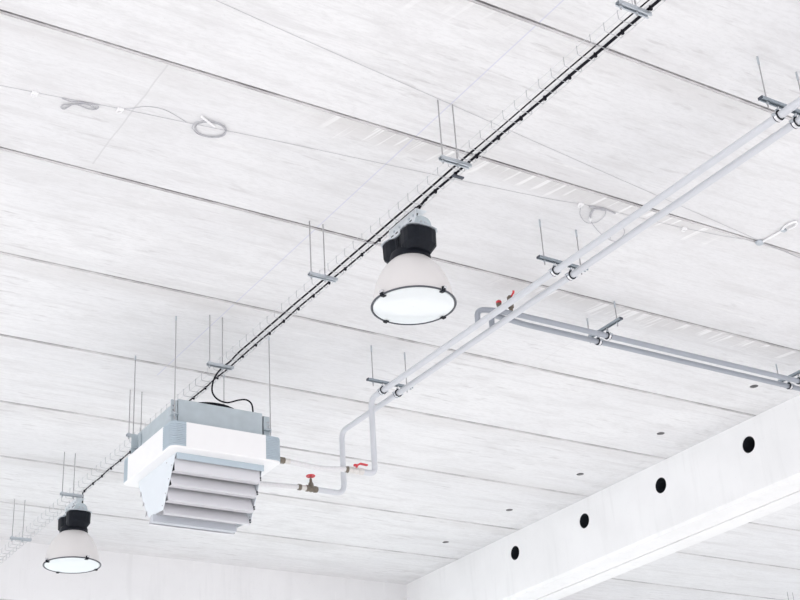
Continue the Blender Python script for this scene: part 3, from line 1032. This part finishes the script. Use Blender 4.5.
ceil_wire('steel_wire', [(5.577, 5.735), (5.75, 5.720), (5.9, 5.708), (6.144, 5.688), (6.5, 5.645), (6.789, 5.600), (7.228, 5.628), (9.17, 5.80)], 0.0012,
          'thin wire on the ceiling right of the big loop, meeting the white hook', 'wire')
# plastic clips
for (x, y), lb in zip(((1.843, 6.18), (2.31, 6.112), (5.331, 5.750), (6.175, 5.685)),
                      ('tiny white clip on the ceiling wire, leftmost',
                       'tiny white clip between the two left wire loops',
                       'tiny white clip at the left end of the loose cable loop',
                       'tiny white clip on the ceiling wire just right of the main pipes')):
    t = thing('wire_clip', lb, 'clip', (x, y, H), 'white clips on the ceiling wires')
    obj('base', B(-0.018, 0.018, -0.012, 0.012, -0.012, 0.0), 'plastic', t, bevel=0.002)
    obj('hook', T([(-0.012, 0.0, -0.010), (-0.020, 0.012, -0.022), (-0.004, 0.022, -0.020), (0.014, 0.012, -0.014)], 0.004, 6), 'plastic', t, smooth=True)
# flattened loop at far left
lp = [(1.987, 6.157), (2.039, 6.166), (2.077, 6.150), (2.175, 6.135), (2.195, 6.159), (2.16, 6.186), (2.07, 6.178), (2.046, 6.223), (2.033, 6.251), (2.012, 6.242), (2.018, 6.214), (2.06, 6.185), (2.12, 6.150), (2.19, 6.170)]
ceil_wire('wire_coil', lp, 0.0034, 'flattened bundle of dark wire loops near the left edge', 'wire coil', z=H - 0.008)
ceil_wire('wire_loop', [(2.33, 6.10), (2.37, 6.075), (2.421, 6.03), (2.503, 6.008), (2.582, 6.022), (2.688, 6.066)], 0.0016, 'thin arched wire between the left bundle and the round coil', 'wire', 'wire_dull')
# round coil
t = thing('wire_coil', 'round coil of wire with a pale tag on the upper left ceiling', 'wire coil', (2.84, 6.065, H - 0.006))
r_ = random.Random(3)
for k in range(3):
    ring = [((0.088 + 0.006 * k) * math.cos(2 * PI * j / 28) + r_.uniform(-.003, .003) - 0.012 * (k == 2), (0.070 + 0.006 * k) * math.sin(2 * PI * j / 28) - 0.010 * (k == 2), -0.003 * k) for j in range(28)]
    obj('turn', T(ring, 0.0022, 6, closed=True), 'wire_dull', t, smooth=True)
bm = T([(-0.105, -0.105, -0.006), (-0.075, -0.088, -0.008), (0.005, -0.050, -0.008)], 0.007, 8)
obj('tag', bm, 'plastic', t, smooth=True)
# big loop by the main pipes
zl = H - 0.008
t = thing('wire_coil', 'loose loop of thick and thin cable behind the main pipes', 'wire coil', (5.50, 5.85, zl))


def rel(pts, dz=0.0):
    return [(x - 5.50, y - 5.85, dz) for x, y in pts]


obj('thick_cable', T(spline(rel([(5.395, 5.748), (5.44, 5.735), (5.509, 5.726), (5.577, 5.735), (5.61, 5.742)]), 6), 0.0050, 8), 'wire_dull', t, smooth=True)
obj('thick_cable', T(spline(rel([(5.509, 5.728), (5.459, 5.735), (5.437, 5.76), (5.460, 5.813), (5.503, 5.871)], -0.008), 6), 0.0070, 8), 'wire_dull', t, smooth=True)
obj('thin_loop', T(spline(rel([(5.335, 5.754), (5.405, 5.855), (5.508, 5.92), (5.569, 5.889), (5.567, 5.803), (5.528, 5.736)]), 6), 0.0018, 6), 'wire_pale', t, smooth=True)
obj('thin_loop', T(spline(rel([(5.503, 5.871), (5.568, 5.919), (5.681, 5.983), (5.817, 6.03), (5.867, 6.005), (5.824, 5.897), (5.747, 5.853), (5.752, 5.943), (5.797, 6.017)], -0.004), 6), 0.0022, 6), 'wire_pale', t, smooth=True)
obj('sleeve', T(rel([(5.480, 5.842), (5.505, 5.873)], -0.010), 0.011, 8), 'plastic', t)
# white hook with tensioner at right
t = thing('wire_tensioner', 'white hook and tensioner on the ceiling wire at the right edge', 'tensioner', (6.789, 5.59, H - 0.012))
obj('hub', lathe(bmesh.new(), [(0.026, -0.008), (0.030, 0.0), (0.030, 0.010), (0.026, 0.0115)], 16, cap0=True, cap1=True), 'zinc', t, smooth=True)
obj('shank', T([(0.006, -0.02, 0), (0.015, -0.20, -0.002)], 0.008, 8), 'plastic', t, smooth=True)
obj('eye', T(spline([(0.012, -0.19, -0.002), (-0.012, -0.25, -0.002), (-0.006, -0.315, -0.002), (0.022, -0.325, -0.002), (0.046, -0.285, -0.002), (0.040, -0.235, -0.002)], 6), 0.0075, 8), 'plastic', t, smooth=True)
obj('nut', B(0.0, 0.034, -0.222, -0.196, -0.012, 0.008), 'zinc', t, bevel=0.002)

# ------------------------------------------------------------------ camera
cam = bpy.data.cameras.new('camera')
cam.sensor_width = 36
cam.lens = 1378.58 / 800 * 36
cam.clip_end = 200
co = bpy.data.objects.new('camera', cam)
C.objects.link(co)
a, p, r = -0.59178796, 2.03980282, -0.06598376
R = Matrix.Rotation(a, 4, 'Z') @ Matrix.Rotation(p, 4, 'X') @ Matrix.Rotation(r, 4, 'Z')
co.matrix_world = Matrix.Translation((0, 0, ZO)) @ R
bpy.context.scene.camera = co

# ------------------------------------------------------------------ light: open sides of the hall, sun on the floor
w = bpy.data.worlds.new('sky')
bpy.context.scene.world = w
w.use_nodes = True
bg = w.node_tree.nodes['Background']
bg.inputs['Color'].default_value = (0.965, 0.96, 1.0, 1)
bg.inputs['Strength'].default_value = 1.9
sd = bpy.data.lights.new('sun', 'SUN')
sd.energy = 10.4
sd.angle = math.radians(2)
sd.color = (1.0, 0.984, 0.995)
so = bpy.data.objects.new('sun', sd)
C.objects.link(so)
d = Vector((0.83, 0.48, -0.245)).normalized()          # direction the light travels
so.rotation_euler = d.to_track_quat('-Z', 'Y').to_euler()
so.location = (-10, -10, 15)

vs = bpy.context.scene.view_settings
vs.view_transform = 'Standard'
vs.look = 'None'
vs.gamma = 1.0
vs.use_curve_mapping = False
vs.exposure = -0.20
